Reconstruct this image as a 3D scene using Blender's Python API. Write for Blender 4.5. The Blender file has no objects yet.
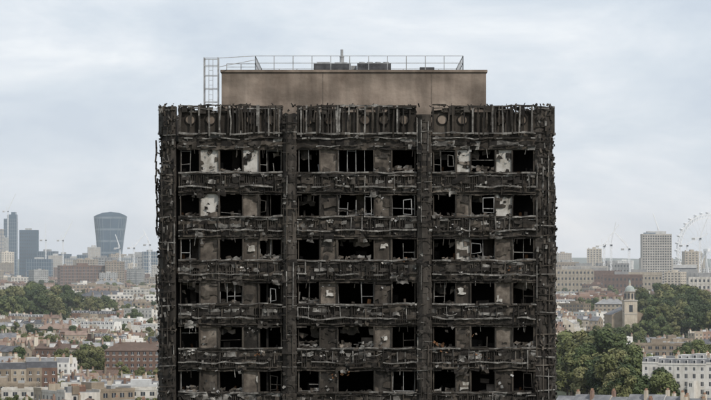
import bpy, math, random
from mathutils import Vector, Matrix, noise
R=random.Random(7)
scene=bpy.context.scene
# ------------------------------------------------------------------ materials
def new_mat(name):
    m=bpy.data.materials.new(name); m.use_nodes=True
    nt=m.node_tree; b=nt.nodes['Principled BSDF']
    return m,nt,b
def ramp(nt,fac,stops):
    r=nt.nodes.new('ShaderNodeValToRGB'); e=r.color_ramp.elements
    while len(e)<len(stops): e.new(0.5)
    for i,(p,c) in enumerate(stops):
        e[i].position=p; e[i].color=(*c,1)
    nt.links.new(fac,r.inputs[0]); return r.outputs[0]
def noise_mat(name,stops,scale=1.0,detail=8,stretch=(1,1,1),rough=0.9,bump=0.0,bscale=None,rand=0.0,metal=0.0,spec=0.3,dirt=0.0,dscale=.23,dstretch=(1,1,1),gain=1.0,streak=0.0):
    m,nt,b=new_mat(name)
    stops=[(p,tuple(x*gain for x in c)) for p,c in stops]
    tc=nt.nodes.new('ShaderNodeTexCoord'); mp=nt.nodes.new('ShaderNodeMapping')
    mp.inputs['Scale'].default_value=stretch
    nt.links.new(tc.outputs['Object'],mp.inputs[0])
    n=nt.nodes.new('ShaderNodeTexNoise'); n.inputs['Scale'].default_value=scale
    n.inputs['Detail'].default_value=detail; n.inputs['Roughness'].default_value=0.65
    nt.links.new(mp.outputs[0],n.inputs['Vector'])
    fac=n.outputs['Fac']
    if rand>0:
        oi=nt.nodes.new('ShaderNodeObjectInfo')
        mm=nt.nodes.new('ShaderNodeMath'); mm.operation='MULTIPLY_ADD'
        nt.links.new(oi.outputs['Random'],mm.inputs[0]); mm.inputs[1].default_value=rand; 
        ms=nt.nodes.new('ShaderNodeMath'); ms.operation='SUBTRACT'
        nt.links.new(fac,ms.inputs[0]); ms.inputs[1].default_value=rand*0.5
        nt.links.new(ms.outputs[0],mm.inputs[2]); fac=mm.outputs[0]
    col=ramp(nt,fac,stops)
    def mult(col,sc_,st,lo,p0=.38,p1=.62):
        mp2=nt.nodes.new('ShaderNodeMapping'); mp2.inputs['Scale'].default_value=st
        nt.links.new(tc.outputs['Object'],mp2.inputs[0])
        n2=nt.nodes.new('ShaderNodeTexNoise'); n2.inputs['Scale'].default_value=sc_; n2.inputs['Detail'].default_value=6
        nt.links.new(mp2.outputs[0],n2.inputs['Vector'])
        f2=ramp(nt,n2.outputs['Fac'],[(p0,(lo,)*3),(p1,(1,1,1))])
        mx=nt.nodes.new('ShaderNodeMix'); mx.data_type='RGBA'; mx.blend_type='MULTIPLY'; mx.inputs[0].default_value=1
        nt.links.new(col,mx.inputs[6]); nt.links.new(f2,mx.inputs[7]); return mx.outputs[2]
    if dirt>0: col=mult(col,scale*dscale,dstretch,1-dirt)
    if streak>0: col=mult(col,1.6,(1,1,.09),1-streak,.40,.58)
    nt.links.new(col,b.inputs['Base Color'])
    b.inputs['Roughness'].default_value=rough; b.inputs['Metallic'].default_value=metal
    b.inputs['Specular IOR Level'].default_value=spec
    if bump>0:
        nb=nt.nodes.new('ShaderNodeTexNoise'); nb.inputs['Scale'].default_value=bscale or scale*3; nb.inputs['Detail'].default_value=8
        nt.links.new(tc.outputs['Object'],nb.inputs['Vector'])
        bp=nt.nodes.new('ShaderNodeBump'); bp.inputs['Strength'].default_value=bump; bp.inputs['Distance'].default_value=0.08
        nt.links.new(nb.outputs['Fac'],bp.inputs['Height']); nt.links.new(bp.outputs[0],b.inputs['Normal'])
    return m
M={}
M['char']=noise_mat('charred_cladding',[(0.3,(.016,.014,.012)),(0.5,(.044,.038,.032)),(0.7,(.13,.115,.10))],1.6,10,(1,1,.7),bump=.6,dirt=.45,gain=.78)
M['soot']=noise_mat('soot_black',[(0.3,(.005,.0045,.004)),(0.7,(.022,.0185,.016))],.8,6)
M['ash']=noise_mat('ash_grey_metal',[(0.3,(.05,.046,.042)),(0.5,(.16,.15,.138)),(0.66,(.36,.345,.32))],2.2,8,bump=.4,dirt=.45,dscale=.3,gain=1.0)
M['conc']=noise_mat('burnt_concrete',[(0.28,(.018,.015,.0125)),(0.46,(.064,.053,.043)),(0.60,(.13,.11,.09)),(0.73,(.27,.24,.21))],1.1,10,(1,1,.35),bump=.5,dirt=.6,gain=.82)
M['pier']=noise_mat('scorched_column_concrete',[(0.3,(.020,.017,.0145)),(0.5,(.054,.046,.039)),(0.68,(.125,.11,.095))],.9,10,(1.6,1.6,.25),bump=.5,dirt=.4,gain=.85)
M['plaster']=noise_mat('exposed_plaster',[(0.28,(.07,.065,.055)),(0.42,(.27,.25,.22)),(0.6,(.46,.44,.41))],1.7,8,(1,1,.7))
M['tan']=noise_mat('smoke_stained_plaster',[(0.3,(.045,.037,.031)),(0.5,(.12,.10,.082)),(0.7,(.25,.215,.18))],1.5,8,dirt=.3,gain=1.0)
M['rust']=noise_mat('rusted_metal',[(0.3,(.05,.028,.016)),(0.6,(.19,.09,.042)),(0.75,(.30,.17,.09))],2.5,8)
M['frame']=noise_mat('window_frame_metal',[(0.3,(.07,.068,.065)),(0.5,(.22,.215,.21)),(0.7,(.46,.45,.44))],1.3,6)
M['plant']=noise_mat('plant_room_concrete',[(0.25,(.120,.090,.069)),(0.45,(.225,.178,.142)),(0.6,(.295,.240,.194)),(0.78,(.385,.325,.27))],.5,10,(1,1,.5),bump=.25,bscale=5,dirt=.42,dscale=.8,dstretch=(1,1,1.8),streak=.22)
M['galv']=noise_mat('galvanised_steel',[(0.3,(.22,.22,.22)),(0.7,(.42,.42,.42))],3,4,rough=.5,metal=.3)
M['ductdark']=noise_mat('dark_duct',[(0.3,(.03,.03,.032)),(0.7,(.09,.09,.095))],3,4,rough=.6)
M['roofing']=noise_mat('roof_felt',[(0.3,(.05,.05,.048)),(0.7,(.12,.115,.11))],.6,6)
M['w_white']=noise_mat('white_stucco',[(0.2,(.44,.41,.36)),(0.5,(.62,.59,.54)),(0.8,(.77,.75,.71))],.25,4,rand=.5,streak=.12)
M['w_cream']=noise_mat('cream_render',[(0.2,(.33,.28,.215)),(0.5,(.47,.41,.33)),(0.8,(.62,.56,.47))],.25,4,rand=.6,streak=.15)
M['w_brick']=noise_mat('red_brick',[(0.2,(.12,.074,.056)),(0.5,(.195,.125,.095)),(0.8,(.30,.21,.165))],.3,5,rand=.6)
M['w_stock']=noise_mat('yellow_stock_brick',[(0.2,(.18,.145,.108)),(0.5,(.28,.23,.175)),(0.8,(.38,.325,.26))],.3,5,rand=.6)
M['w_grey']=noise_mat('grey_concrete_wall',[(0.2,(.20,.20,.20)),(0.5,(.32,.32,.31)),(0.8,(.46,.46,.45))],.2,4,rand=.6)
M['slate']=noise_mat('slate_roof',[(0.2,(.07,.072,.08)),(0.5,(.14,.142,.15)),(0.8,(.26,.26,.26))],.4,6,rand=.7)
M['tile']=noise_mat('clay_tile_roof',[(0.2,(.10,.070,.056)),(0.5,(.165,.115,.092)),(0.8,(.25,.185,.15))],.4,6,rand=.7)
M['lead']=noise_mat('flat_roof_grey',[(0.2,(.18,.18,.18)),(0.5,(.33,.33,.32)),(0.8,(.50,.50,.49))],.3,5,rand=.7)
M['glass']=noise_mat('window_glass',[(0.3,(.02,.023,.028)),(0.7,(.06,.065,.075))],.5,3,rough=.15,spec=.5)
M['pot']=noise_mat('chimney_pot',[(0.3,(.23,.13,.085)),(0.7,(.36,.23,.16))],.5,3)
M['trim']=noise_mat('white_paint',[(0.3,(.62,.61,.59)),(0.7,(.78,.77,.75))],.5,3)
M['towerglass']=noise_mat('blue_tower_glass',[(0.3,(.028,.060,.095)),(0.6,(.055,.10,.15)),(0.8,(.10,.16,.22))],.02,6,rough=.25,spec=.6)
M['towerfin']=noise_mat('tower_mullion',[(0.3,(.10,.14,.18)),(0.7,(.19,.23,.27))],.1,3,rough=.5)
M['stone']=noise_mat('portland_stone',[(0.3,(.30,.28,.25)),(0.7,(.46,.43,.39))],.15,5)
M['copper']=noise_mat('weathered_lead_dome',[(0.3,(.24,.27,.25)),(0.7,(.38,.40,.38))],.4,5)
M['steelwhite']=noise_mat('white_painted_steel',[(0.3,(.66,.67,.68)),(0.7,(.78,.79,.80))],.1,3,rough=.5)
M['bark']=noise_mat('bark',[(0.3,(.05,.04,.03)),(0.7,(.13,.11,.085))],3,5)
M['asphalt']=noise_mat('asphalt',[(0.3,(.04,.04,.042)),(0.7,(.07,.07,.07))],.5,5)
M['leaf_a']=noise_mat('leaves_mid_green',[(0.2,(.030,.046,.016)),(0.5,(.068,.090,.030)),(0.8,(.12,.135,.050))],.35,4,rand=.7,rough=.7)
M['leaf_b']=noise_mat('leaves_yellow_green',[(0.2,(.065,.070,.024)),(0.5,(.112,.120,.042)),(0.8,(.155,.15,.064))],.35,4,rand=.7,rough=.7)
M['ground']=noise_mat('ground_soil_and_gardens',[(0.3,(.045,.065,.025)),(0.5,(.09,.10,.06)),(0.7,(.19,.18,.16))],.012,10)
M['hill']=noise_mat('wooded_hills',[(0.3,(.05,.07,.05)),(0.6,(.10,.11,.09)),(0.75,(.2,.2,.19))],.004,8)

# ------------------------------------------------------------------ mesh builder
class MB:
    def __init__(s): s.v=[];s.f=[];s.m=[];s.names=[]
    def mi(s,k):
        if k not in s.names: s.names.append(k)
        return s.names.index(k)
    def quad(s,a,b,c,d,k):
        n=len(s.v); s.v+= [a,b,c,d]; s.f.append((n,n+1,n+2,n+3)); s.m.append(s.mi(k))
    def tri(s,a,b,c,k):
        n=len(s.v); s.v+= [a,b,c]; s.f.append((n,n+1,n+2)); s.m.append(s.mi(k))
    def box(s,x0,x1,y0,y1,z0,z1,k,top=None):
        n=len(s.v)
        s.v+=[(x0,y0,z0),(x1,y0,z0),(x1,y1,z0),(x0,y1,z0),(x0,y0,z1),(x1,y0,z1),(x1,y1,z1),(x0,y1,z1)]
        i=s.mi(k)
        for q in ((0,3,2,1),(4,5,6,7),(0,1,5,4),(1,2,6,5),(2,3,7,6),(3,0,4,7)):
            s.f.append(tuple(n+j for j in q)); s.m.append(i)
        if top: s.m[-5]=s.mi(top)
    def bar(s,p0,p1,r,k,r2=None):
        p0=Vector(p0);p1=Vector(p1);d=p1-p0
        if d.length<1e-6:return
        d.normalize(); a=Vector((0,0,1)) if abs(d.z)<.9 else Vector((1,0,0))
        u=d.cross(a).normalized(); w=d.cross(u).normalized(); r2=r2 or r
        n=len(s.v)
        for p,rr in((p0,r),(p1,r2)):
            for cu,cw in((-1,-1),(1,-1),(1,1),(-1,1)): s.v.append(tuple(p+u*cu*rr+w*cw*rr))
        i=s.mi(k)
        for q in((0,1,5,4),(1,2,6,5),(2,3,7,6),(3,0,4,7),(0,3,2,1),(4,5,6,7)):
            s.f.append(tuple(n+j for j in q)); s.m.append(i)
    def prism(s,pts,z0,z1,k,scale=1.0,top=True):
        n=len(s.v); N=len(pts); cx=sum(p[0] for p in pts)/N; cy=sum(p[1] for p in pts)/N
        for p in pts: s.v.append((p[0],p[1],z0))
        for p in pts: s.v.append((cx+(p[0]-cx)*scale,cy+(p[1]-cy)*scale,z1))
        i=s.mi(k)
        for j in range(N):
            s.f.append((n+j,n+(j+1)%N,n+N+(j+1)%N,n+N+j)); s.m.append(i)
        if top: s.f.append(tuple(n+N+j for j in range(N))); s.m.append(i)
    def mesh(s,name):
        me=bpy.data.meshes.new(name); me.from_pydata(s.v,[],s.f)
        for k in s.names: me.materials.append(M[k])
        me.polygons.foreach_set('material_index',s.m); me.update(); return me
COL=scene.collection
def obj(name,me,loc=(0,0,0),rot=0,sc=1,parent=None):
    o=bpy.data.objects.new(name,me); COL.objects.link(o)
    o.location=loc; o.rotation_euler=(0,0,rot)
    o.scale=(sc,sc,sc) if not isinstance(sc,tuple) else sc
    if parent: o.parent=parent
    return o
def empty(name,loc=(0,0,0)):
    o=bpy.data.objects.new(name,None); COL.objects.link(o); o.location=loc; return o
def circ(cx,cy,r,n=16): return [(cx+r*math.cos(2*math.pi*i/n),cy+r*math.sin(2*math.pi*i/n)) for i in range(n)]

# ------------------------------------------------------------------ terrain
def gh(x,y):
    h=0
    h+=15*math.exp(-((x-235)/130)**2-((y-2350)/420)**2)
    h+=13*math.exp(-((x+265)/120)**2-((y-2600)/420)**2)
    if y>3200: h+=min((y-3200)/5000,1)*10
    if y>8500:
        t=min((y-8500)/5000,1)
        h+=t*(52+26*noise.noise(Vector((x/2500,y/2500,3.1)))+10*noise.noise(Vector((x/600,y/900,8.1))))
    return h
ys=[-3000,-1500,-600,-200,0,200,500,800,1000]+[1000+i*90 for i in range(1,34)]+[4200+i*350 for i in range(0,13)]+[8700+i*400 for i in range(0,14)]+[15000,17000,21000,28000,40000]
xs=[-20000,-12000,-7000]+[-4000+i*250 for i in range(0,10)]+[-1500+i*60 for i in range(0,51)]+[1750+i*250 for i in range(0,10)]+[7000,12000,20000]
gv=[(x,y,gh(x,y)) for y in ys for x in xs]; nx=len(xs)
gf=[(j*nx+i,j*nx+i+1,(j+1)*nx+i+1,(j+1)*nx+i) for j in range(len(ys)-1) for i in range(nx-1)]
me=bpy.data.meshes.new('ground'); me.from_pydata(gv,[],gf); me.materials.append(M['ground']); me.materials.append(M['hill'])
for p in me.polygons:
    p.use_smooth=True
    if p.center.y>7500: p.material_index=1
me.update(); obj('ground',me)

# ------------------------------------------------------------------ burnt tower
tower=empty('burnt_tower_block',(0,12,0))
PITCH=2.634; NF=22; WZ=61.40; WH=1.32
BAYS=[(-10.62,-4.38,[('W',-10.53,-9.33),('P',-9.33,-8.19),('W',-8.19,-6.75),('P',-6.75,-5.79),('W',-5.79,-4.41)]),
      (-3.5,3.66,[('W',-3.45,-2.13),('P',-2.13,-1.08),('W',-1.08,1.14),('P',1.14,2.16),('W',2.16,3.6)]),
      (4.6,10.8,[('W',4.65,6.03),('P',6.03,6.9),('W',6.9,8.4),('P',8.4,9.4),('W',9.4,10.74)])]
def P(u,v,w=0): return (u,-12-w,v)
rr=R.uniform
def rag(mb,u0,u1,v0,v1,w,du,dv,amp,hole,mats,edge=0.0):
    nu=max(1,int((u1-u0)/du)); nv=max(1,int((v1-v0)/dv)); g=[]
    for j in range(nv+1):
        row=[]
        for i in range(nu+1):
            uu=u0+(u1-u0)*i/nu; vv=v0+(v1-v0)*j/nv
            if 0<i<nu: uu+=rr(-.35,.35)*du
            vv+=rr(-.35,.35)*dv if 0<j<nv else rr(-edge,edge)
            if i in(0,nu): uu+=rr(-edge,edge)
            row.append(P(uu,vv,w+rr(-amp,amp)))
        g.append(row)
    k=R.choice(mats); o=rr(0,99)
    for j in range(nv):
        for i in range(nu):
            if R.random()<.35: k=R.choice(mats)
            if .5+.9*noise.noise(Vector((i*.33,j*.6,o)))<hole*1.02+rr(-.12,.12): continue
            mb.quad(g[j][i],g[j][i+1],g[j+1][i+1],g[j+1][i],k)
def wavy(mb,u0,u1,v,w,r,amp,k,gap=0.0,step=.28,wamp=.06):
    n=max(2,int((u1-u0)/step)); pts=[]; o=rr(0,99)
    for i in range(n+1):
        uu=u0+(u1-u0)*i/n
        pts.append(P(uu,v+amp*(noise.noise(Vector((uu*.9,v,o)))*1.8+rr(-.3,.3)),w+rr(-wamp,wamp)))
    kk=R.choice(k)
    for a,b in zip(pts[:-1],pts[1:]):
        if R.random()<.3: kk=R.choice(k)
        if R.random()<gap: continue
        mb.bar(a,b,r*rr(.6,1.4),kk)
def flakes(mb,u0,u1,v0,v1,w,n,s0,s1,mats):
    for _ in range(n):
        u=rr(u0,u1);v=rr(v0,v1);s=rr(s0,s1);t=rr(.3,1.0)*s;a=rr(-.9,.9)
        ca,sa=math.cos(a),math.sin(a);ww=w+rr(-.03,.12)
        q=[]
        for du,dv in((-1,-1),(1,-1),(1,1),(-1,1)):
            x=du*s*rr(.4,1);y=dv*t*rr(.4,1)
            q.append(P(u+x*ca-y*sa,v+x*sa+y*ca,ww+rr(-.05,.07)))
        mb.quad(*q,R.choice(mats))
wall=MB(); trim=MB(); win=MB(); deb=MB()
lightpan={(0,0,1):'plaster',(0,0,3):'plaster',(1,0,1):'plaster',(1,0,3):'tan',(0,2,1):'plaster',(0,2,3):'plaster',(1,2,3):'plaster',(2,2,1):'plaster',
          (3,0,1):'tan',(0,1,1):'tan',(0,1,3):'tan',(2,0,1):'tan',(4,0,1):'tan',(1,2,1):'tan',(2,2,3):'tan',(4,2,1):'tan',(5,0,3):'tan',(3,2,3):'tan',(4,1,3):'tan',(1,1,3):'tan',(2,1,1):'tan',(3,1,1):'tan'}
for fl in range(NF):
    wz=WZ-PITCH*fl
    for bi,(b0,b1,seg) in enumerate(BAYS):
        s0,s1=wz-(PITCH-WH),wz
        wall.box(b0,b1,-12.0,-11.75,s0,s1,'conc')
        for h in (s0+.10,s0+.62,s1-.13):
            wall.box(b0+.01,b1-.01,-12.09,-11.99,h-.035,h+.035,'char')
        u=b0+.06
        while u<b1-.05:
            if noise.noise(Vector((u*.7,fl*3.3,bi)))>-.22 and R.random()<.85:
                z1_=s1-.14-rr(0,.06); z0_=s0+.12+rr(0,.12)
                trim.bar(P(u,z0_,.06),P(u+rr(-.025,.025),z1_,.07+rr(0,.04)),.026,R.choice(['char','char','conc','soot','char']))
            u+=.13
        rag(trim,b0,b1,s0+.14,s0+.62,.12,.26,.16,.05,.48,['char','char','conc','soot','conc'],.05)
        rag(trim,b0,b1,s0+.62,s1-.10,.14,.24,.16,.06,.46,['char','conc','ash','soot','char'],.05)
        wavy(trim,b0,b1,s1-.03,.20,.040,.06,['ash','ash','ash','char'],.05)
        wavy(trim,b0,b1,s1-.20,.14,.024,.05,['char','char','ash'],.25)
        wavy(trim,b0,b1,s0+.44,.24,.040,.08,['ash','ash','ash','char'],.07)
        wavy(trim,b0,b1,s0+.12,.12,.035,.05,['char','conc'],.12)
        u=b0+rr(.05,.3)
        while u<b1:
            a=rr(-.06,.06)
            deb.bar(P(u,s0+rr(0,.5),.1+rr(0,.1)),P(u+a,s1-rr(0,.35),.12+rr(0,.12)),rr(.014,.04),R.choice(['char','ash','char','soot','conc']))
            u+=rr(.25,1.0)
        flakes(deb,b0,b1,s0+.05,s1+.02,.14,26,.03,.14,['char','char','ash','conc','soot','ash'])
        flakes(deb,b0,b1,s0+.35,s1+.02,.18,R.randint(2,9),.03,.09,['frame','ash'])
        # a clump of pale insulation left on the sill
        for _ in range(R.randint(0,2)):
            u=rr(b0+.3,b1-.6); v=rr(s0+.4,s1)
            flakes(deb,u,u+rr(.2,.8),v-.1,v+.12,.2,R.randint(4,9),.03,.10,['frame','plaster','ash'])
        for _ in range(R.randint(1,3)):
            u=rr(b0+.2,b1-.6); rag(deb,u,u+rr(.3,.9),s0-rr(0,.4),s0+rr(.3,.7),.2,.14,.14,.06,.35,['char','ash','soot','conc'],.07)
        if R.random()<.35:
            u=rr(b0,b1-1.4); L=rr(.7,1.4); sag=rr(.10,.3); z=s1-rr(.1,.6); last=None
            for i in range(9):
                t=i/8; p=P(u+L*t,z-sag*4*t*(1-t),.27)
                if last: deb.bar(last,p,.018,'ash')
                last=p
        wavy(trim,b0,b1,s0-.04,.05,.035,.04,['char','conc','soot'],.1)
        for si,(t,a,b) in enumerate(seg):
            if t=='P':
                k=lightpan.get((fl,bi,si))
                if k is None: k=R.choice(['conc','conc','char','tan','char','conc']) if fl>0 else 'conc'
                wall.box(a,b,-11.93,-11.80,wz,wz+WH,k)
                if k=='plaster':
                    flakes(deb,a,b,wz,wz+WH,-.03,6,.05,.16,['char','conc','soot'])
                    rag(trim,a,b,wz,wz+WH,-.02,.2,.2,.03,.66,['tan','conc','char'],.04)
                elif fl>1 and R.random()<.3:
                    # part of the lining has lost its soot-blackened face
                    uu=rr(a,b-.35); vv=wz+rr(0,.8); rag(trim,uu,min(b,uu+rr(.3,.6)),vv,vv+rr(.3,.55),.03,.12,.12,.02,.42,['plaster','tan','plaster'],.05)
                else:
                    rag(trim,a,b,wz,wz+WH,.0,.25,.25,.04,.6,['char','conc','conc'],.04)
                for e in(a,b):
                    trim.bar(P(e,wz,0),P(e+rr(-.04,.04),wz+WH,0.02),rr(.03,.055),R.choice(['char','conc','conc']))
                if R.random()<.4: flakes(deb,a,b,wz,wz+WH,.03,4,.04,.12,['ash','frame'])
            else:
                wall.box(a,a+.06,-11.97,-11.6,wz,wz+WH,'conc'); wall.box(b-.06,b,-11.97,-11.6,wz,wz+WH,'conc')
                n=R.choice([2,2,3]) if b-a<1.8 else R.choice([3,4,4])
                style=R.random()
                hero=(fl,bi,si)in((0,1,2),(1,1,2),(0,1,0))
                if style<.55 or hero:
                    k='frame' if R.random()<.45 or hero else R.choice(['ash','ash','char'])
                    cw=(b-a-.12)/n; sag=rr(-.04,.04)
                    for i in range(n+1):
                        if R.random()<.28 and not hero: continue
                        x=a+.06+cw*i
                        win.bar(P(x,wz+.02,-.12),P(x+sag+rr(-.03,.03),wz+WH*(1 if R.random()<.7 else rr(.3,.8)),-.12+rr(-.05,.05)),.017 if i%2 else .024,k)
                    for h in(.04,.45,1.26):
                        if R.random()<.5: 
                            i0=R.randint(0,n-1);i1=R.randint(i0+1,n)
                            win.bar(P(a+.06+cw*i0,wz+h+rr(-.02,.02),-.11),P(a+.06+cw*i1,wz+h+rr(-.04,.04),-.10),.018,k)
                    if R.random()<.3:
                        i0=R.randint(0,n-1);x=a+.06+cw*i0; q=cw*rr(.5,.95)
                        z0=wz+rr(.1,.4);z1=wz+rr(.9,1.2)
                        c=[P(x,z0,.0),P(x+q,z0+rr(-.1,.1),.2),P(x+q+rr(-.06,.06),z1+rr(-.1,.1),.2),P(x,z1,.0)]
                        for i in range(4): win.bar(c[i],c[(i+1)%4],.02,k)
                elif style<.62:
                    win.bar(P(a+.1,wz+rr(.1,.9),-.1),P(b-.1,wz+rr(.1,1.1),-.15),.02,'ash')
                for _ in range(R.randint(0,3)):
                    u=rr(a,b); h=rr(.0,.4); dd=rr(.5,1.8)
                    deb.bar(P(u,wz-.8,-dd),P(u+rr(-.3,.3),wz+h,-dd+rr(-.3,.3)),rr(.03,.1),R.choice(['conc','tan','rust','char']))
                if R.random()<.3:
                    rag(deb,a+.1,b-.1,wz+rr(.6,.9),wz+WH,-.45,.2,.2,.08,.45,['conc','tan','char'],.1)
                if R.random()<.45:
                    rag(deb,a,b,wz-.1,wz+rr(.08,.45),-.1,.12,.1,.08,.3,['ash','conc','char','tan'],.08)
                if R.random()<.25:
                    uu=rr(a,b-.5); rag(deb,uu,uu+rr(.3,.6),wz-.5,wz+WH,-rr(.8,2),.3,.3,.03,.1,['tan','conc'],.03)
                for _ in range(R.randint(0,3)):
                    u=rr(a,b); L=rr(.1,.5); z=wz+WH
                    deb.bar(P(u,z+.05,.05),P(u+rr(-.08,.08),z-L,.05+rr(-.05,.1)),rr(.01,.022),R.choice(['ash','char','char']))
for (u,v,n) in [(-5.6,50.4,8),(-1.0,49.2,6),(-.6,49.4,4),(4.9,51.0,9),(5.4,50.6,6),(7.0,51.6,5),(7.6,50.3,6),(-5.1,46.6,6),(2.9,56.2,3),(9.5,55.6,4)]:
    flakes(deb,u-.4,u+.4,v-.22,v+.22,.16,n,.04,.12,['rust','rust','tan'])
def column(mb,c,hw,z0,z1,proj):
    z=z0
    while z<z1-.01:
        zz=min(z+.33,z1)
        pr=proj+rr(-.05,.03); o=rr(-.03,.03); h2=hw*rr(.92,1.02)
        pts=[(c-h2,-11.8),(c-h2*.95,-12-proj*.35),(c-.12+o,-12-pr),(c+.12+o,-12-pr),(c+h2*.95,-12-proj*.35),(c+h2,-11.8)]
        mb.prism(pts,z,zz,R.choice(['pier','pier','pier','pier','char']),1.0,True); z=zz
for c,hw in((-3.94,.44),(4.13,.46)):
    column(wall,c,hw,2,64.85,.42)
    for dx in(-hw,-hw*.45,hw*.5,hw):
        z=6
        while z<64:
            L=min(rr(.6,3.2),64.8-z)
            if R.random()<.6:
                pw=.43 if abs(dx)<hw*.8 else .17
                deb.bar(P(c+dx*.9,z,pw+rr(0,.04)),P(c+dx*.9+rr(-.03,.03),z+L,pw+rr(0,.06)),rr(.018,.035),R.choice(['char','ash','conc','soot','conc']))
            z+=L+rr(0,.3)
    z=6
    while z<64.4:
        wavy(deb,c-hw,c+hw,z,.44,.022,.05,['ash','char','conc'],.3,.2)
        flakes(deb,c-hw,c+hw,z,z+.8,.40,3,.04,.14,['ash','char','conc','soot'])
        if R.random()<.5: rag(deb,c-hw,c+hw,z,z+rr(.2,.6),.42,.2,.15,.05,.4,['char','soot','conc'],.05)
        z+=rr(.35,1.2)
for (b0,b1,_) in BAYS: wall.box(b0,b1,-12.0,-11.7,62.72,65.0,'conc')
def disc(mb,u,v,r):
    N=20;n=len(mb.v)
    mb.v.append(P(u,v,.03))
    for i in range(N): mb.v.append(P(u+r*math.cos(2*math.pi*i/N),v+r*math.sin(2*math.pi*i/N),.03))
    k=mb.mi('plant')
    for i in range(N): mb.f.append((n,n+1+i,n+1+(i+1)%N)); mb.m.append(k)
    for i in range(N):
        a=2*math.pi*i/N;b=2*math.pi*(i+1)/N
        mb.bar(P(u+r*math.cos(a),v+r*math.sin(a),.04),P(u+r*math.cos(b),v+r*math.sin(b),.04),.03,'soot')
for u in(-9.9,-8.75,-6.3,-5.1,-2.75,-1.6,.55,1.7,2.9,5.2,6.4,8.75,10.0): disc(wall,u+rr(-.05,.05),64.55,.30)
for (b0,b1,_),sl in zip(BAYS,[[(-7.5,-4.4,.17,.08),(-10.5,-7.6,.55,.35)],[(-3.45,-.4,.165,.03),(-.4,3.6,.30,.3)],[(4.65,7.3,.45,.35),(7.4,10.7,.24,.18)]]):
    wavy(trim,b0,b1,65.36,.18,.055,.06,['char','conc','ash'],.04)
    wavy(trim,b0,b1,65.18,.22,.03,.05,['ash','char'],.15)
    wavy(trim,b0,b1,63.72,.22,.05,.05,['char','ash'],.05)
    wavy(trim,b0,b1,63.42,.18,.035,.06,['ash','char'],.12)
    wavy(trim,b0,b1,62.95,.15,.03,.07,['ash','char'],.2)
    rag(trim,b0,b1,62.75,63.7,.1,.25,.2,.05,.45,['char','char','conc','soot','ash'],.05)
    rag(trim,b0,b1,64.95,65.3,.1,.25,.12,.06,.35,['char','conc','soot'],.08)
    flakes(deb,b0,b1,62.8,63.8,.15,26,.04,.16,['char','ash','conc','soot'])
    flakes(deb,b0,b1,64.9,65.4,.15,16,.04,.16,['char','ash','conc','soot'])
    # upright posts dividing the crown into boxes
    u=b0+.05
    while u<b1:
        trim.box(u-.05,u+.05,-12.26,-12.0,63.7,65.34+rr(-.03,.08),R.choice(['conc','char','ash'])); u+=1.19
    for _ in range(4):
        u=rr(b0+.2,b1-.7); trim.box(u,u+rr(.3,.55),-12.24,-12.12,64.9+rr(-.1,.1),65.36,R.choice(['char','conc','soot']))
    for (a,b,st,miss) in sl:
        u=a
        while u<b:
            if R.random()>miss:
                k=R.choice(['char','char','soot','ash','conc'])
                z0=63.65+rr(-.15,.15) if R.random()>.2 else rr(63.9,64.5)
                pts=[P(u,z0,.2)]; 
                pts.append(P(u+rr(-.04,.04),64.5,.22+rr(-.03,.05))); pts.append(P(u+rr(-.07,.07),65.35+rr(-.06,.1),.2+rr(-.08,.04)))
                for p,q in zip(pts[:-1],pts[1:]): trim.bar(p,q,.045,k)
            u+=st*rr(.85,1.15)
for _ in range(60):
    u=rr(-10.6,10.8); deb.bar(P(u,65.3,.1),P(u+rr(-.2,.2),65.3+rr(.05,.25),.1+rr(-.2,.2)),rr(.012,.035),R.choice(['char','conc','soot']))
meshes=[('facade_concrete',wall.mesh('facade_concrete')),('burnt_cladding_rails',trim.mesh('burnt_cladding_rails')),('window_frames',win.mesh('window_frames')),('charred_debris',deb.mesh('charred_debris'))]
for k in range(4):
    off={0:0,1:-.22,2:0,3:.36}[k]
    for n,me in meshes: obj(n,me,(off,0,0),k*math.pi/2,1,tower)
cor=MB()
def corner(sx,sy):
    z=2; ex=.2 if sx>0 else 0
    while z<65.3:
        zz=z+.4
        t=max(0,(z-59.5)/5.8)
        e=11.56-0.34*t+rr(-.05,.05); i0=10.78
        pts=[(i0,i0),(i0,12.0),(i0+.3,12.05),(e+ex,11.8),(e+.1+ex,e),(e+.30+ex,i0+.3),(e+.15+ex,i0)]
        pts=[(a*sx,b*sy) for a,b in pts]
        if sx*sy>0: pts=pts[::-1]
        cor.prism(pts,z,min(zz,65.35),R.choice(['pier','pier','pier','char']),1.0,True); z=zz
for sx in(-1,1):
    for sy in(-1,1): corner(sx,sy)
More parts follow.
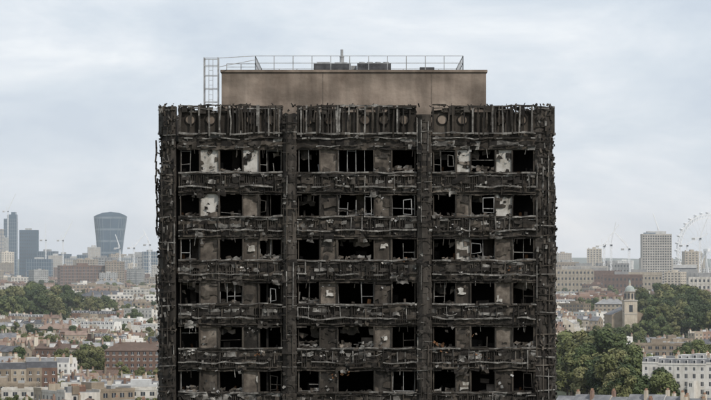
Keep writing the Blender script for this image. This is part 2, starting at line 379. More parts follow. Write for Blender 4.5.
for sx in(-1,1):
    ex=.2 if sx>0 else 0
    for sy in(-1,1):
        z=3
        while z<65.2:
            t=max(0,(z-59.5)/5.8)*.34
            for _ in range(7):
                a=rr(10.8,11.8-t+ex); d=12.05-.3*max(0,a-11.1)+rr(-.05,.12)
                s=rr(.04,.18);L=rr(.05,.35); z_=z+rr(0,.5)
                cor.bar((sx*a,sy*d,z_),(sx*(a+rr(-.1,.1)),sy*(d+rr(-.05,.05)),min(z_+L,65.5)),s*.4,R.choice(['char','ash','soot','conc','char','conc']))
            for _ in range(4):
                a=rr(10.8,11.8); d=11.78-t+ex+rr(-.12,.12)
                s=rr(.04,.16);L=rr(.05,.35); z_=z+rr(0,.5)
                cor.bar((sx*d,sy*a,z_),(sx*(d+rr(-.07,.07)),sy*(a+rr(-.1,.1)),min(z_+L,65.5)),s*.4,R.choice(['char','ash','soot','conc','char']))
            if R.random()<.75:
                zz=z+rr(0,.4); k=R.choice(['ash','char','conc'])
                cor.bar((sx*10.8,sy*12.1,zz),(sx*(11.75-t+ex),sy*11.93,zz+rr(-.08,.08)),.032,k)
            if R.random()<.6:
                zz=z+rr(0,.4); cor.bar((sx*(11.9-t+ex),sy*10.8,zz),(sx*(11.75-t+ex),sy*11.85,zz+rr(-.08,.08)),.03,'char')
            z+=.5
        for dx in(.08,.45,.8):
            z=5
            while z<61:
                L=rr(.8,3)
                if R.random()<.7:
                    cor.bar((sx*(10.8+dx),sy*(12.13-dx*.2),z),(sx*(10.8+dx+rr(-.04,.04)),sy*(12.15-dx*.2),z+L),.03,R.choice(['char','ash','conc']))
                z+=L+rr(0,.6)
for z0_,z1_,x_ in((60.3,62.9,-12.0),(57.6,60.6,-11.95),(53.5,55.0,-11.95)):
    z=z0_
    while z<z1_:
        cor.bar((x_+rr(-.05,.05),-11.6,z),(x_+rr(-.05,.05),-11.6,z+.5),.05,R.choice(['char','conc'])); z+=.42
    for q in(z0_+.2,z1_-.3): cor.bar((x_,-11.6,q),(-11.5,-11.6,q-.2),.04,'char')
obj('corner_columns',cor.mesh('corner_columns'),(0,0,0),0,1,tower)
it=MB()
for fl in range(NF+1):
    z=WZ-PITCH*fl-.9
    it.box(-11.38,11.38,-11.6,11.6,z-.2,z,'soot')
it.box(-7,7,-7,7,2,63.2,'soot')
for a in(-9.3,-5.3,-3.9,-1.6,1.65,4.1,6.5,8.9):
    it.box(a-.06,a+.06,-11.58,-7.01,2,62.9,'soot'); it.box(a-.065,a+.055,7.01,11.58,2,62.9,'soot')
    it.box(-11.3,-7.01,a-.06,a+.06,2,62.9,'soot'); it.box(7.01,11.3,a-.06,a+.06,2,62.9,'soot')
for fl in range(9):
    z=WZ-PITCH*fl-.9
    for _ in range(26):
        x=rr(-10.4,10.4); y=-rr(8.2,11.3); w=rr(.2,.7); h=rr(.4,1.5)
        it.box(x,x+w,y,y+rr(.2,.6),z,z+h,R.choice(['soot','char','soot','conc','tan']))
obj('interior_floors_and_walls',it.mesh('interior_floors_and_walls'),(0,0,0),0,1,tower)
rf=MB()
rf.box(-11.0,11.0,-11.69,11.69,63.25,63.6,'roofing')
rf.box(-11.3,11.3,-11.5,11.5,.0,2.0,'pier')
obj('roof_slab',rf.mesh('roof_slab'),(0,0,0),0,1,tower)
pr=MB()
pr.box(-8.2,8.0,-8.0,8.0,63.6,67.62,'plant','roofing')
pr.box(-8.28,8.08,-8.08,8.08,67.62,67.76,'plant','roofing')
for x in(-2.0,4.65): pr.box(x-.012,x+.012,-8.012,-7.99,63.7,67.6,'tan')
for x in(-7,-3.5,2.4,6.3): pr.box(x,x+.9,-8.04,-7.99,64.0,65.3,'ductdark')
obj('plant_room',pr.mesh('plant_room'),(0,0,0),0,1,tower)
rl=MB()
def rail(p0,p1,h,n):
    p0=Vector(p0);p1=Vector(p1)
    for i in range(n+1):
        p=p0.lerp(p1,i/n); rl.bar(p,p+Vector((0,0,h)),.024,'galv')
    for t in(.5,1.0): rl.bar(p0+Vector((0,0,h*t)),p1+Vector((0,0,h*t)),.018,'galv')
x0,x1,zr=-6.15,6.6,67.76
rail((x0,-7.6,zr),(x1,-7.6,zr),.88,11); rail((x1,-7.6,zr),(x1,6,zr),.88,6); rail((x0,-7.6,zr),(x0,6,zr),.88,6); rail((x0,6,zr),(x1,6,zr),.88,11)
rail((-7.9,-7.6,zr),(x0,-7.6,zr),.4,2)
for (x,y) in((-9.25,-8.6),(-8.4,-8.6),(-9.25,-7.4),(-8.4,-7.4)):
    rl.bar((x,y,63.6),(x,y,68.5),.03,'galv')
for z in(64.3,65.0,65.8,66.6,67.4,68.0,68.45):
    rl.bar((-9.25,-8.6,z),(-8.4,-8.6,z),.018,'galv'); rl.bar((-9.25,-7.4,z),(-8.4,-7.4,z),.018,'galv')
    rl.bar((-9.25,-8.6,z),(-9.25,-7.4,z),.018,'galv')
z=63.8
while z<67.9: rl.bar((-8.95,-8.62,z),(-8.7,-8.62,z),.011,'galv'); z+=.3
rl.bar((-8.95,-8.62,63.6),(-8.95,-8.62,68.4),.016,'galv'); rl.bar((-8.7,-8.62,63.6),(-8.7,-8.62,68.4),.016,'galv')
rl.bar((-8.4,-8.6,67.9),(-6.15,-7.6,67.9+.5),.02,'galv'); rl.bar((-8.4,-8.6,68.45),(-6.15,-7.6,68.64),.02,'galv')
obj('roof_railings_and_ladder',rl.mesh('roof_railings_and_ladder'),(0,0,0),0,1,tower)
du=MB()
du.box(-2.6,-.3,-5.5,-3.5,67.76,68.3,'ductdark'); du.box(-2.4,-1.6,-5.3,-3.8,68.3,68.42,'galv'); du.box(-1.3,-.5,-5.3,-3.8,68.3,68.40,'galv')
du.box(.1,2.2,-5.6,-3.4,67.76,68.34,'ductdark'); du.box(-.28,.08,-5.0,-4.2,67.95,68.2,'galv')
du.prism(circ(-.85,-4.2,.13,12),68.3,68.8,'galv'); du.prism(circ(-.85,-4.2,.085,12),68.8,69.25,'galv'); du.prism(circ(-.85,-4.2,.15,12),68.78,68.83,'galv')
for x in(.3,.8,1.3,1.8): du.prism(circ(x+.1,-4.5,.18,10),68.34,68.46,'galv')
du.box(4.0,4.9,-5,-4.2,67.76,68.1,'ductdark')
obj('rooftop_ducts_and_flue',du.mesh('rooftop_ducts_and_flue'),(0,0,0),0,1,tower)

# ------------------------------------------------------------------ city building kit
def window(mb,axis,pos,a,b,z0,z1,surround=True,sgn=-1):
    e=.05*sgn; g=.02*sgn
    if axis=='y':
        if surround: mb.box(a-.12,b+.12,min(pos,pos+e),max(pos,pos+e),z0-.18,z0,'trim')
        q=[(a,pos+g,z0),(b,pos+g,z0),(b,pos+g,z1),(a,pos+g,z1)]
        mb.quad(*(q if sgn<0 else q[::-1]),'glass')
        mb.box((a+b)/2-.04,(a+b)/2+.04,min(pos,pos+e),max(pos,pos+e),z0,z1,'trim')
    else:
        q=[(pos+g,a,z0),(pos+g,b,z0),(pos+g,b,z1),(pos+g,a,z1)]
        mb.quad(*(q if sgn>0 else q[::-1]),'glass')
def terrace(n,w,dep,fl,style,walls,roofm):
    mb=MB(); L=n*w; fh=3.0; H=fl*fh
    for i in range(n):
        x=-L/2+i*w; k=R.choice(walls); hh=H+R.choice([0,0,.02,.5]) ; dy=R.choice([0,.05,.1])
        y0=-dep/2-dy;y1=dep/2+dy
        mb.box(x+.01,x+w-.01,y0,y1,-2,hh,k,'lead')
        for f in range(fl):
            nw=2
            for j in range(nw):
                cx=x+w*(j+.5)/nw; z=f*fh+.9
                ww=.55 if f<fl-1 else .45; h=1.7 if f<fl-1 else 1.3
                window(mb,'y',y0,cx-ww,cx+ww,z,z+h,True,-1); window(mb,'y',y1,cx-ww,cx+ww,z,z+h,True,1)
        if R.random()<.6:
            ex=w*R.uniform(.4,.6); ed=R.uniform(3,5); ehh=fh*R.randint(1,max(1,fl-1))
            mb.box(x+.05,x+ex,y0-ed,y0-.01,-2,ehh,k,'lead'); window(mb,'y',y0-ed,x+ex*.3,x+ex*.7,ehh-2.2,ehh-.8,True,-1)
        if i in(0,n-1):
            for f in range(fl):
                for yy in(-dep*.22,dep*.22):
                    sg=-1 if i==0 else 1; px=x+.01 if i==0 else x+w-.01
                    window(mb,'x',px,yy-.5,yy+.5,f*fh+.9,f*fh+2.4,False,sg)
        rh=R.uniform(2.2,3.2)
        if style=='pitch':
            o=.25
            mb.quad((x+.01,y0-o,hh),(x+w-.01,y0-o,hh),(x+w-.01,0,hh+rh),(x+.01,0,hh+rh),roofm)
            mb.quad((x+w-.01,y1+o,hh),(x+.01,y1+o,hh),(x+.01,0,hh+rh),(x+w-.01,0,hh+rh),roofm)
            mb.tri((x+.01,y0,hh),(x+.01,0,hh+rh),(x+.01,y1,hh),k); mb.tri((x+w-.01,y0,hh),(x+w-.01,y1,hh),(x+w-.01,0,hh+rh),k)
            if R.random()<.4: mb.box(x+w*.3,x+w*.7,y0+.8,0,hh+.3,hh+rh*.8,'trim','lead')
        elif style=='gable':
            c=x+w/2
            mb.quad((x+.01,y0-.2,hh),(c,y0-.2,hh+rh),(c,y1+.2,hh+rh),(x+.01,y1+.2,hh),roofm)
            mb.quad((c,y0-.2,hh+rh),(x+w-.01,y0-.2,hh),(x+w-.01,y1+.2,hh),(c,y1+.2,hh+rh),roofm)
            mb.tri((x+.01,y0,hh),(x+w-.01,y0,hh),(c,y0,hh+rh),k); mb.tri((x+w-.01,y1,hh),(x+.01,y1,hh),(c,y1,hh+rh),k)
        elif style=='mansard':
            mb.box(x+.01,x+w-.01,y0-.15,y0+.15,hh,hh+.7,k); 
            a=.9
            mb.quad((x+.01,y0+.3,hh),(x+w-.01,y0+.3,hh),(x+w-.01,y0+.3+a,hh+2.4),(x+.01,y0+.3+a,hh+2.4),roofm)
            mb.quad((x+w-.01,y1-.3,hh),(x+.01,y1-.3,hh),(x+.01,y1-.3-a,hh+2.4),(x+w-.01,y1-.3-a,hh+2.4),roofm)
            mb.quad((x+.01,y0+.3+a,hh+2.4),(x+w-.01,y0+.3+a,hh+2.4),(x+w-.01,y1-.3-a,hh+2.4),(x+.01,y1-.3-a,hh+2.4),'lead')
            mb.quad((x+.01,y0+.3,hh),(x+.01,y0+.3+a,hh+2.4),(x+.01,y1-.3-a,hh+2.4),(x+.01,y1-.3,hh),k)
            mb.quad((x+w-.01,y1-.3,hh),(x+w-.01,y1-.3-a,hh+2.4),(x+w-.01,y0+.3+a,hh+2.4),(x+w-.01,y0+.3,hh),k)
            for j in range(2):
                cx=x+w*(j+.5)/2; mb.box(cx-.6,cx+.6,y0+.35,y0+1.8,hh+.5,hh+2.0,'trim','lead'); mb.quad((cx-.45,y0+.33,hh+.7),(cx+.45,y0+.33,hh+.7),(cx+.45,y0+.33,hh+1.85),(cx-.45,y0+.33,hh+1.85),'glass')
            rh=2.4
        else:
            mb.box(x+.01,x+w-.01,y0-.1,y0+.2,hh,hh+.8,k); mb.box(x+.01,x+w-.01,y1-.2,y1+.1,hh,hh+.8,k)
            if R.random()<.5: mb.box(x+w*.3,x+w*.7,-1.2,1.5,hh,hh+1.9,R.choice([k,'w_grey']),'lead')
            rh=.8
        if R.random()<.9:
            yc=R.choice([-dep*.22,dep*.2]); mb.box(x-.35,x+.38,yc-1.1,yc+1.1,hh-.5,hh+rh+1.2,R.choice(['w_brick','w_stock','w_cream']))
            for q in(-.75,-.25,.25,.75): mb.box(x-.14,x+.16,yc+q-.15,yc+q+.15,hh+rh+1.2,hh+rh+1.8,'pot')
    return mb.mesh('terraced_house')
def block(w,dep,fl,k,fh=2.9,balc=False,roof='lead',wallfrac=.5):
    mb=MB(); H=fl*fh
    mb.box(-w/2,w/2,-dep/2,dep/2,-2,H,k,roof)
    for (a,b,c,d) in((-w/2-.1,w/2+.1,-dep/2-.1,-dep/2+.25),(-w/2-.1,w/2+.1,dep/2-.25,dep/2+.1),(-w/2-.1,-w/2+.25,-dep/2+.25,dep/2-.25),(w/2-.25,w/2+.1,-dep/2+.25,dep/2-.25)):
        mb.box(a,b,c,d,H,H+.9,k)
    mb.box(-w*.12,w*.1,-dep*.2,dep*.25,H,H+3,k,roof)
    mb.box(w*.25,w*.33,-dep*.1,dep*.1,H,H+1.6,'lead')
    mb.box(-w*.4,-w*.36,-dep*.1,dep*.1,H,H+2.4,'w_stock')
    nb=max(2,int(w/3.4)); bw=w/nb; nd=max(1,int(dep/3.6)); bd=dep/nd
    for f in range(fl):
        z=f*fh+.9
        for i in range(nb):
            c=-w/2+bw*(i+.5); h=bw*wallfrac*.5
            window(mb,'y',-dep/2,c-h,c+h,z,z+1.5,False,-1); window(mb,'y',dep/2,c-h,c+h,z,z+1.5,False,1)
            if balc and i%3==1:
                mb.box(c-1.2,c+1.2,-dep/2-1.2,-dep/2-.02,z-.95,z-.8,'w_grey'); mb.box(c-1.2,c+1.2,-dep/2-1.2,-dep/2-1.14,z-.8,z+.2,'lead')
        for i in range(nd):
            c=-dep/2+bd*(i+.5)
            window(mb,'x',-w/2,c-.8,c+.8,z,z+1.5,False,-1); window(mb,'x',w/2,c-.8,c+.8,z,z+1.5,False,1)
        mb.box(-w/2-.06,w/2+.06,-dep/2-.06,-dep/2,f*fh-.12,f*fh+.12,'w_grey' if k!='w_grey' else 'trim')
    return mb.mesh('apartment_block')
def hipped(w,dep,fl,k,roof='tile'):
    mb=MB(); fh=2.9; H=fl*fh; mb.box(-w/2,w/2,-dep/2,dep/2,-2,H,k,'lead'); rh=4
    a=dep/2; e=.4
    A=(-w/2-e,-dep/2-e,H);B=(w/2+e,-dep/2-e,H);C=(w/2+e,dep/2+e,H);D=(-w/2-e,dep/2+e,H);E=(-w/2+a,0,H+rh);F=(w/2-a,0,H+rh)
    mb.quad(A,B,F,E,roof); mb.quad(C,D,E,F,roof); mb.tri(B,C,F,roof); mb.tri(D,A,E,roof)
    nb=int(w/3); bw=w/nb
    for f in range(fl):
        z=f*fh+.9
        for i in range(nb):
            c=-w/2+bw*(i+.5); window(mb,'y',-dep/2,c-.7,c+.7,z,z+1.4,True,-1); window(mb,'y',dep/2,c-.7,c+.7,z,z+1.4,True,1)
        for yy in(-dep/4,dep/4): window(mb,'x',-w/2,yy-.6,yy+.6,z,z+1.4,False,-1); window(mb,'x',w/2,yy-.6,yy+.6,z,z+1.4,False,1)
    for i in range(4):
        c=-w/2+w*(i+.5)/4; mb.box(c-.5,c+.5,-1.4,1.4,H+1,H+rh+1.6,k); 
        for q in(-.9,-.3,.3,.9): mb.box(c-.16,c+.16,q-.16,q+.16,H+rh+1.6,H+rh+2.2,'pot')
    return mb.mesh('apartment_block')
T_near=[]
ws=['w_white','w_cream','w_white']; wb=['w_brick','w_stock','w_cream']; wm=['w_white','w_cream','w_stock','w_brick']
for (n,w,d,f,s,wl,r) in [(5,6,10,3,'pitch',wm,'slate'),(4,6.5,11,4,'flat',ws,'slate'),(6,5.5,9,3,'gable',wb,'tile'),(4,6,11,4,'mansard',ws,'slate'),
    (5,6,10,3,'pitch',wb,'tile'),(3,7,11,4,'pitch',ws,'slate'),(6,5.5,9,2,'pitch',wm,'slate'),(4,6,10,3,'flat',wm,'slate'),(5,6,11,4,'mansard',wb,'slate'),(3,8,10,3,'gable',wm,'tile'),(7,5.5,9,3,'pitch',ws,'slate'),(2,8,11,3,'gable',ws,'slate'),(3,6,9,2,'pitch',wb,'tile'),(2,7,10,3,'pitch',['w_stock'],'tile'),(4,7,11,4,'flat',['w_white'],'slate')]:
    T_near.append(terrace(n,w,d,f,s,wl,r))
B_mid=[block(28,13,5,'w_brick'),block(36,14,6,'w_stock',balc=True),hipped(30,12,4,'w_brick'),block(40,12,5,'w_cream'),block(22,16,6,'w_white'),hipped(36,13,5,'w_stock','slate'),block(24,14,6,'w_brick')]
B_low=[hipped(26,11,3,'w_brick'),hipped(22,12,3,'w_stock','slate'),block(24,12,4,'w_stock'),block(20,12,3,'w_cream')]
B_tall=[block(26,18,13,'w_grey',balc=True),block(20,20,17,'w_cream'),block(34,16,11,'w_white'),block(46,18,10,'w_brick'),block(24,18,15,'w_stock')]
# ------------------------------------------------------------------ trees
def tree(h,cr,leafk,seed,nl=2600,ls=.55):
    r=random.Random(seed); mb=MB()
    mb.bar((0,0,-1),(0,0,h*.35),.45,'bark',.3)
    lobes=[]
    for i in range(14):
        a=r.uniform(0,6.28); d=r.uniform(.15,.8)*cr; z=h*r.uniform(.22,.86)
        if z>h*.7: d*=.6
        rad=cr*r.uniform(.22,.46)
        c=Vector((d*math.cos(a),d*math.sin(a),z)); lobes.append((c,rad))
        mb.bar((0,0,h*.25),tuple(c),.2,'bark',.06)
    lobes.append((Vector((0,0,h*.86)),cr*.34))
    for i in range(nl):
        c,rad=r.choice(lobes)
        v=Vector((r.gauss(0,1),r.gauss(0,1),r.gauss(0,1))).normalized()*rad*(r.uniform(.55,1.0)**.5)*r.uniform(.85,1.22)
        v.z*=.8; p=c+v
        nrm=(v.normalized()+Vector((r.uniform(-.7,.7),r.uniform(-.7,.7),r.uniform(-.3,.9)))).normalized()
        t=nrm.orthogonal().normalized(); b=nrm.cross(t); s=ls*r.uniform(.5,1.3)
        a=r.uniform(0,6.28); t2=t*math.cos(a)+b*math.sin(a); b2=nrm.cross(t2)
        mb.quad(tuple(p-t2*s-b2*s*.6),tuple(p+t2*s*.8-b2*s*.5),tuple(p+t2*s+b2*s*.6),tuple(p-t2*s*.7+b2*s*.7),leafk)
    return mb.mesh('plane_tree')
TREES=[tree(19,7.5,'leaf_a',1),tree(17,6.5,'leaf_a',2),tree(21,8.5,'leaf_a',3,3400),tree(16,6,'leaf_b',4),tree(18,7,'leaf_b',5),tree(14,5,'leaf_a',6,1800),tree(20,6,'leaf_b',8)]
LIGHT=[TREES[3],TREES[4],TREES[6],TREES[5]]
def W(px,d): return ((px-355.5)*.0003*d, d-200)
def put_tree(x,y,s=None,m=None):
    s=s or rr(.7,1.1); obj('plane_tree',m or R.choice(TREES),(x,y,gh(x,y)-.2),rr(0,6.28),(s*rr(.9,1.15),s*rr(.9,1.15),s))
def put(name,me,x,y,rot=0,s=1,dz=0): return obj(name,me,(x,y,gh(x,y)+dz),rot,s)
excl=[]
def blocked(x,y,m=14):
    return any(a-m<x<b+m and c-m<y<d+m for a,b,c,d in excl)
def zone(pa,pb,d0,d1):
    xs_=[W(pa,d0)[0],W(pa,d1)[0],W(pb,d0)[0],W(pb,d1)[0]]
    excl.append((min(xs_),max(xs_),d0-200,d1-200))
def mass(pa,pb,d0,d1,n,smin=.85,smax=1.25,ms=None):
    zone(pa,pb,d0,d1)
    for _ in range(n):
        d=rr(d0,d1); x,y=W(rr(pa,pb),d); put_tree(x,y,rr(smin,smax),R.choice(ms) if ms else None)
mass(566,618,1440,1600,22,1.15,1.4)
mass(564,650,1330,1430,26,.85,1.15)
mass(612,676,1240,1310,16,.7,.9)
mass(640,740,2150,2600,95,1.0,1.35)
mass(-20,80,2500,2950,90,1.0,1.35)
mass(84,112,2700,2850,10,.8,1.0)
mass(48,100,1570,1690,15,.6,.85,LIGHT)
mass(112,162,1480,1570,12,.35,.55,LIGHT)
mass(575,640,2850,2960,24,.8,1.1)
mass(-25,20,2150,2250,8,.7,.9)
mass(20,60,1900,1960,7,.6,.85,LIGHT)
mass(110,160,2050,2120,8,.6,.85,LIGHT)
mass(680,730,1620,1720,10,.7,.9)
hb=hipped(60,14,4,'w_brick'); x,y=W(150,1640); put('brick_apartment_block',hb,x+8,y,.06,1,1.0); excl.append((x-28,x+45,y-12,y+20))
zone(110,170,1300,1610)
for (px,d_,mi_) in ((48,1430,6),(80,1460,12),(70,1390,6),(112,1400,12),(134,1440,6),(152,1400,12),(100,1500,12),(58,1510,6),(20,1480,4),(12,1420,0),(30,1390,7),(126,1370,6)):
    x,y=W(px,d_); put('terraced_house',T_near[mi_],x,y,rr(-.5,.5),.95,-1.0); put_tree(x+rr(-14,14),y-12,rr(.4,.6),R.choice(LIGHT))
hw=terrace(6,6.4,13,5,'mansard',['w_white'],'slate'); x,y=W(694,1300); put('white_stucco_house',hw,x,y,-.35,1,1.0); excl.append((x-24,x+28,y-24,y+20))
hw2=terrace(5,6.2,12,5,'mansard',['w_white','w_white','w_cream'],'slate'); x,y=W(716,1385); put('white_stucco_house',hw2,x,y,-.35); excl.append((x-20,x+25,y-20,y+18))
zone(660,740,1100,1290); zone(-20,170,1150,1340); zone(560,660,1100,1330)
fb=block(60,16,2,'w_white',roof='lead'); x,y=W(80,1300); put('white_office_block',fb,x,y,.05,1,.4)
fb=block(34,14,2,'w_grey',roof='lead'); x,y=W(142,1320); put('white_office_block',fb,x,y,-.1,1,.8)
fb=block(30,16,3,'w_stock',roof='lead'); x,y=W(0,1330); put('brick_apartment_block',fb,x,y,.02,1,-1.5)
for _ in range(60):
    d=rr(1100,1280); x,y=W(rr(-20,165),d); put_tree(x,y,rr(.25,.36))
ch=MB()
ch.box(-11,11,6,34,-2,15,'w_stock'); ch.quad((-11.4,5.9,15),(0,5.9,20),(0,34.2,20),(-11.4,34.2,15),'slate'); ch.quad((0,5.9,20),(11.4,5.9,15),(11.4,34.2,15),(0,34.2,20),'slate')
ch.tri((-11,6,15),(11,6,15),(0,6,19.8),'w_stock')
ch.box(-4.2,4.2,-3,5.98,-2,24,'w_cream'); ch.box(-4.6,4.6,-3.4,6.4,24,24.7,'stone')
ch.box(-1.2,1.2,-3.05,-2.98,17,21.5,'glass'); ch.box(-4.25,-4.18,.3,2.7,17,21.5,'glass')
for z in(8,15.5): ch.box(-4.35,4.35,-3.15,-3.0,z,z+.4,'stone')
ch.prism(circ(0,1.5,3.3,8),24.7,30,'w_cream'); 
for a in range(8):
    t=2*math.pi*(a+.5)/8; ch.bar((3.15*math.cos(t),1.5+3.15*math.sin(t),25.6),(3.15*math.cos(t),1.5+3.15*math.sin(t),29),.55,'glass')
ch.prism(circ(0,1.5,3.8,16),30,30.5,'stone')
for i in range(5):
    a0=math.pi/2*i/5;a1=math.pi/2*(i+1)/5
    ch.prism(circ(0,1.5,3.3*math.cos(a0),16),30.5+3.6*math.sin(a0),30.5+3.6*math.sin(a1),'copper',max(.05,math.cos(a1)/math.cos(a0)),False)
ch.prism(circ(0,1.5,.7,8),33.8,36,'w_cream'); ch.prism(circ(0,1.5,.8,8),36,38,'copper',.1)
x,y=W(630,2160); put('church_with_cupola',ch.mesh('church_with_cupola'),x,y,.1,1,1.5); excl.append((x-20,x+20,y-160,y+45))
for _ in range(14):
    put_tree(x+rr(-28,26),y-rr(14,60),rr(.55,.85))
# ------------------------------------------------------------------ generic city fabric
d=1040.
while d<8300:
    far=d>3300
    x=-.14*d-40
    while x<.14*d+40:
        y=d-200+rr(-14,14)
        if not far:
            r=R.random()
            dist_rot=noise.noise(Vector((x/260,y/260,1.7)))*1.6
            if r<.80: me_=R.choice(T_near); nm='terraced_house'; step=34
            elif r<.87: me_=R.choice(B_low); nm='apartment_block'; step=34
            else: me_=None; step=20
        else:
            r=R.random(); dist_rot=rr(-.6,.6)
            if r<.48: me_=R.choice(T_near); nm='terraced_house'; step=42
            elif r<.84: me_=R.choice(B_mid+B_low); nm='apartment_block'; step=52
            elif r<.84+.06*min(1,(d-3300)/2500): me_=R.choice(B_tall); nm='tower_block'; step=60
            else: me_=None; step=45
        if not blocked(x,y):
            if me_: put(nm,me_,x,y,dist_rot+R.choice([0,0,math.pi,1.57]),rr(.85,1.1)*(1.25 if far and nm!='tower_block' else 1))
            if (me_ is None) or R.random()<(.45 if not far else .3):
                for _ in range(R.randint(1,3)):
                    xx=x+rr(-20,20);yy=y-rr(9,24)
                    if not blocked(xx,yy,2): put_tree(xx,yy,rr(.45,.85) if not far else rr(.9,1.3))
        x+=step*rr(.85,1.2)
    d+= (34 if d<2200 else 44) if not far else (95 if d<5500 else 150)
for _ in range(60):
    x=rr(-200,200); y=rr(80,820)
    put('terraced_house',R.choice(T_near),x,y,R.choice([0,1.57])+.2)
    put_tree(x+rr(-25,25),y+rr(-20,-12))
for _ in range(230):
    d=rr(5000,9500); x=rr(-.15,.15)*d
    put('tower_block' if R.random()<.4 else 'apartment_block',R.choice(B_tall+B_mid),x,d-200,rr(-.4,.4),rr(.9,1.6))
for _ in range(40):
    d=rr(2900,3900); x,y=W(rr(556,720),d)
    if not blocked(x,y): put('brick_apartment_block',R.choice([B_mid[0],B_mid[2],B_mid[6]]),x,y,rr(-.3,.3),1.2)
# ------------------------------------------------------------------ landmarks
sk=MB(); N=28; prev=None; Hh=168
def ring(z,t):
    hw=24+13.5*(t**1.6); dp=15+6*t; out=[]
    for i in range(N):
        a=2*math.pi*i/N; c,s=math.cos(a),math.sin(a)
        out.append((hw*math.copysign(abs(c)**.45,c)+3*t,dp*math.copysign(abs(s)**.6,s),z))
    return out
levels=36
for l in range(levels+1):
    t=l/levels; rg=ring(Hh*t*.94,t)
    if prev:
        for i in range(N): sk.quad(prev[i],prev[(i+1)%N],rg[(i+1)%N],rg[i],'towerglass' if l%6 else 'towerfin')
    prev=rg
top=[(p[0],p[1],Hh*.94+11*(1-((p[0]-3)/38)**2)) for p in prev]
for i in range(N): sk.quad(prev[i],prev[(i+1)%N],top[(i+1)%N],top[i],'towerglass')
n=len(sk.v); sk.v+=top; sk.f.append(tuple(range(n,n+N))); sk.m.append(sk.mi('towerfin'))
for i in range(1,N//2):
    for l in range(0,levels,3):
        a=ring(Hh*.94*l/levels,l/levels)[N//2+i]; b=ring(Hh*.94*(l+3)/levels,(l+3)/levels)[N//2+i]
        sk.bar((a[0],a[1]-.4,a[2]),(b[0],b[1]-.4,b[2]),.45,'towerfin')
x,y=W(109,7500); obj('flared_skyscraper',sk.mesh('flared_skyscraper'),(x,y,0),.12)
def office(w,dep,H,fin='towerfin',k='towerglass',steps=()):
    mb=MB(); mb.box(-w/2,w/2,-dep/2,dep/2,-2,H,k)
    for i in range(int(w/5)+1):
        xx=-w/2+i*w/int(w/5); mb.box(xx-.5,xx+.5,-dep/2-.7,-dep/2-.01,0,H,fin)
    z=6
    while z<H: mb.box(-w/2-.3,w/2+.3,-dep/2-.4,dep/2+.3,z,z+1.2,fin); z+=8
    if fin==k:
        z=8.2
        while z<H-4:
            xx=-w/2+2
            while xx<w/2-2: mb.box(xx,xx+2.2,-dep/2-.2,-dep/2+.1,z,z+3,'glass'); xx+=5
            z+=8
    mb.box(-w*.2,w*.15,-dep*.3,dep*.3,H,H+4,'w_grey')
    for (a,b,h0,h1) in steps: mb.box(a,b,-dep/2+2,dep/2-2,h0,h1,k)
    return mb
def crane(H,jib,ang):
    mb=MB(); t=1.2
    for sx in(-1,1):
        for sy in(-1,1): mb.bar((sx*t,sy*t,0),(sx*t,sy*t,H),.34,'steelwhite')
    z=0;f=1
    while z<H-4: mb.bar((-t*f,-t,z),(t*f,-t,z+4),.25,'steelwhite'); mb.bar((-t*f,t,z),(t*f,t,z+4),.25,'steelwhite'); z+=4;f=-f
    c,s=math.cos(ang),math.sin(ang)
    e=(jib*c,0,H+jib*s); mb.bar((0,-1,H),(e[0],-.6,e[2]),.38,'steelwhite'); mb.bar((0,1,H),(e[0],.6,e[2]),.38,'steelwhite'); mb.bar((0,0,H+3),(e[0],0,e[2]+1),.34,'steelwhite')
    q=0
    while q<jib-3:
        mb.bar((q*c,-1,H+q*s),((q+2)*c,0,H+(q+2)*s+2),.2,'steelwhite'); mb.bar(((q+2)*c,0,H+(q+2)*s+2),((q+4)*c,-1,H+(q+4)*s),.2,'steelwhite'); q+=4
    mb.bar((0,0,H),(-12,0,H),.7,'steelwhite'); mb.box(-13,-8,-1.5,1.5,H-3,H,'w_grey'); mb.bar((-3,0,H),(-4,0,H+10),.4,'steelwhite'); mb.bar((-4,0,H+10),(jib*.6*c,0,H+jib*.6*s),.15,'steelwhite')
    mb.box(-1,2,-2.8,-1.4,H-2.5,H,'glass')
    return mb.mesh('tower_crane')
x,y=W(11,8000); obj('office_tower',office(30,34,160,steps=[(-8,15,160,170),(2,12,170,176)]).mesh('office_tower'),(x,y,0))
x,y=W(29,7700); obj('office_tower',office(44,36,130,fin='towerglass').mesh('office_tower'),(x,y,0),.1)
x,y=W(3,7600); obj('office_tower',office(24,30,112,fin='w_grey',k='w_grey').mesh('office_tower'),(x,y,0))
for px,d_,w_,h_ in((48,7400,40,80),(56,7200,30,70),(64,7600,34,74),(74,7100,40,64),(86,7300,36,72),(94,7200,26,88),(128,7300,40,66),(139,7400,46,74),(150,7100,30,78),(-6,7500,40,130),(40,6800,50,62),(104,6900,60,60)):
    x,y=W(px,d_); obj('office_tower',office(w_,30,h_,fin=R.choice(['w_grey','towerfin','towerfin']),k=R.choice(['towerglass','w_grey','stone','towerglass'])).mesh('office_tower'),(x,y,0),rr(-.2,.2))
for px,d_,h,j,a in((8,7900,168,44,1.15),(63,7000,95,44,1.1),(134,6500,78,34,.9),(150,6400,84,30,2.0),(604,5200,78,40,.95),(611,5300,80,36,1.35),(660,5200,96,34,1.9),(700,5200,90,42,1.2),(687,5600,80,40,.5),(629,5400,74,34,2.3),(120,7000,78,30,1.9),(46,7100,96,34,1.6)):
    x,y=W(px,d_); obj('tower_crane',crane(h,j,a),(x,y,gh(x,y)),0)
x,y=W(656,5000)
wb_=MB(); wb_.box(-22,22,-12,12,-2,98,'stone'); wb_.box(-24,24,-11,13,-2,62,'stone')
for f in range(24):
    for i in range(12):
        c=-22+44*(i+.5)/12
        wb_.box(c-1.1,c+1.1,-12.05,-11.9,6+f*3.8,8.2+f*3.8,'glass')
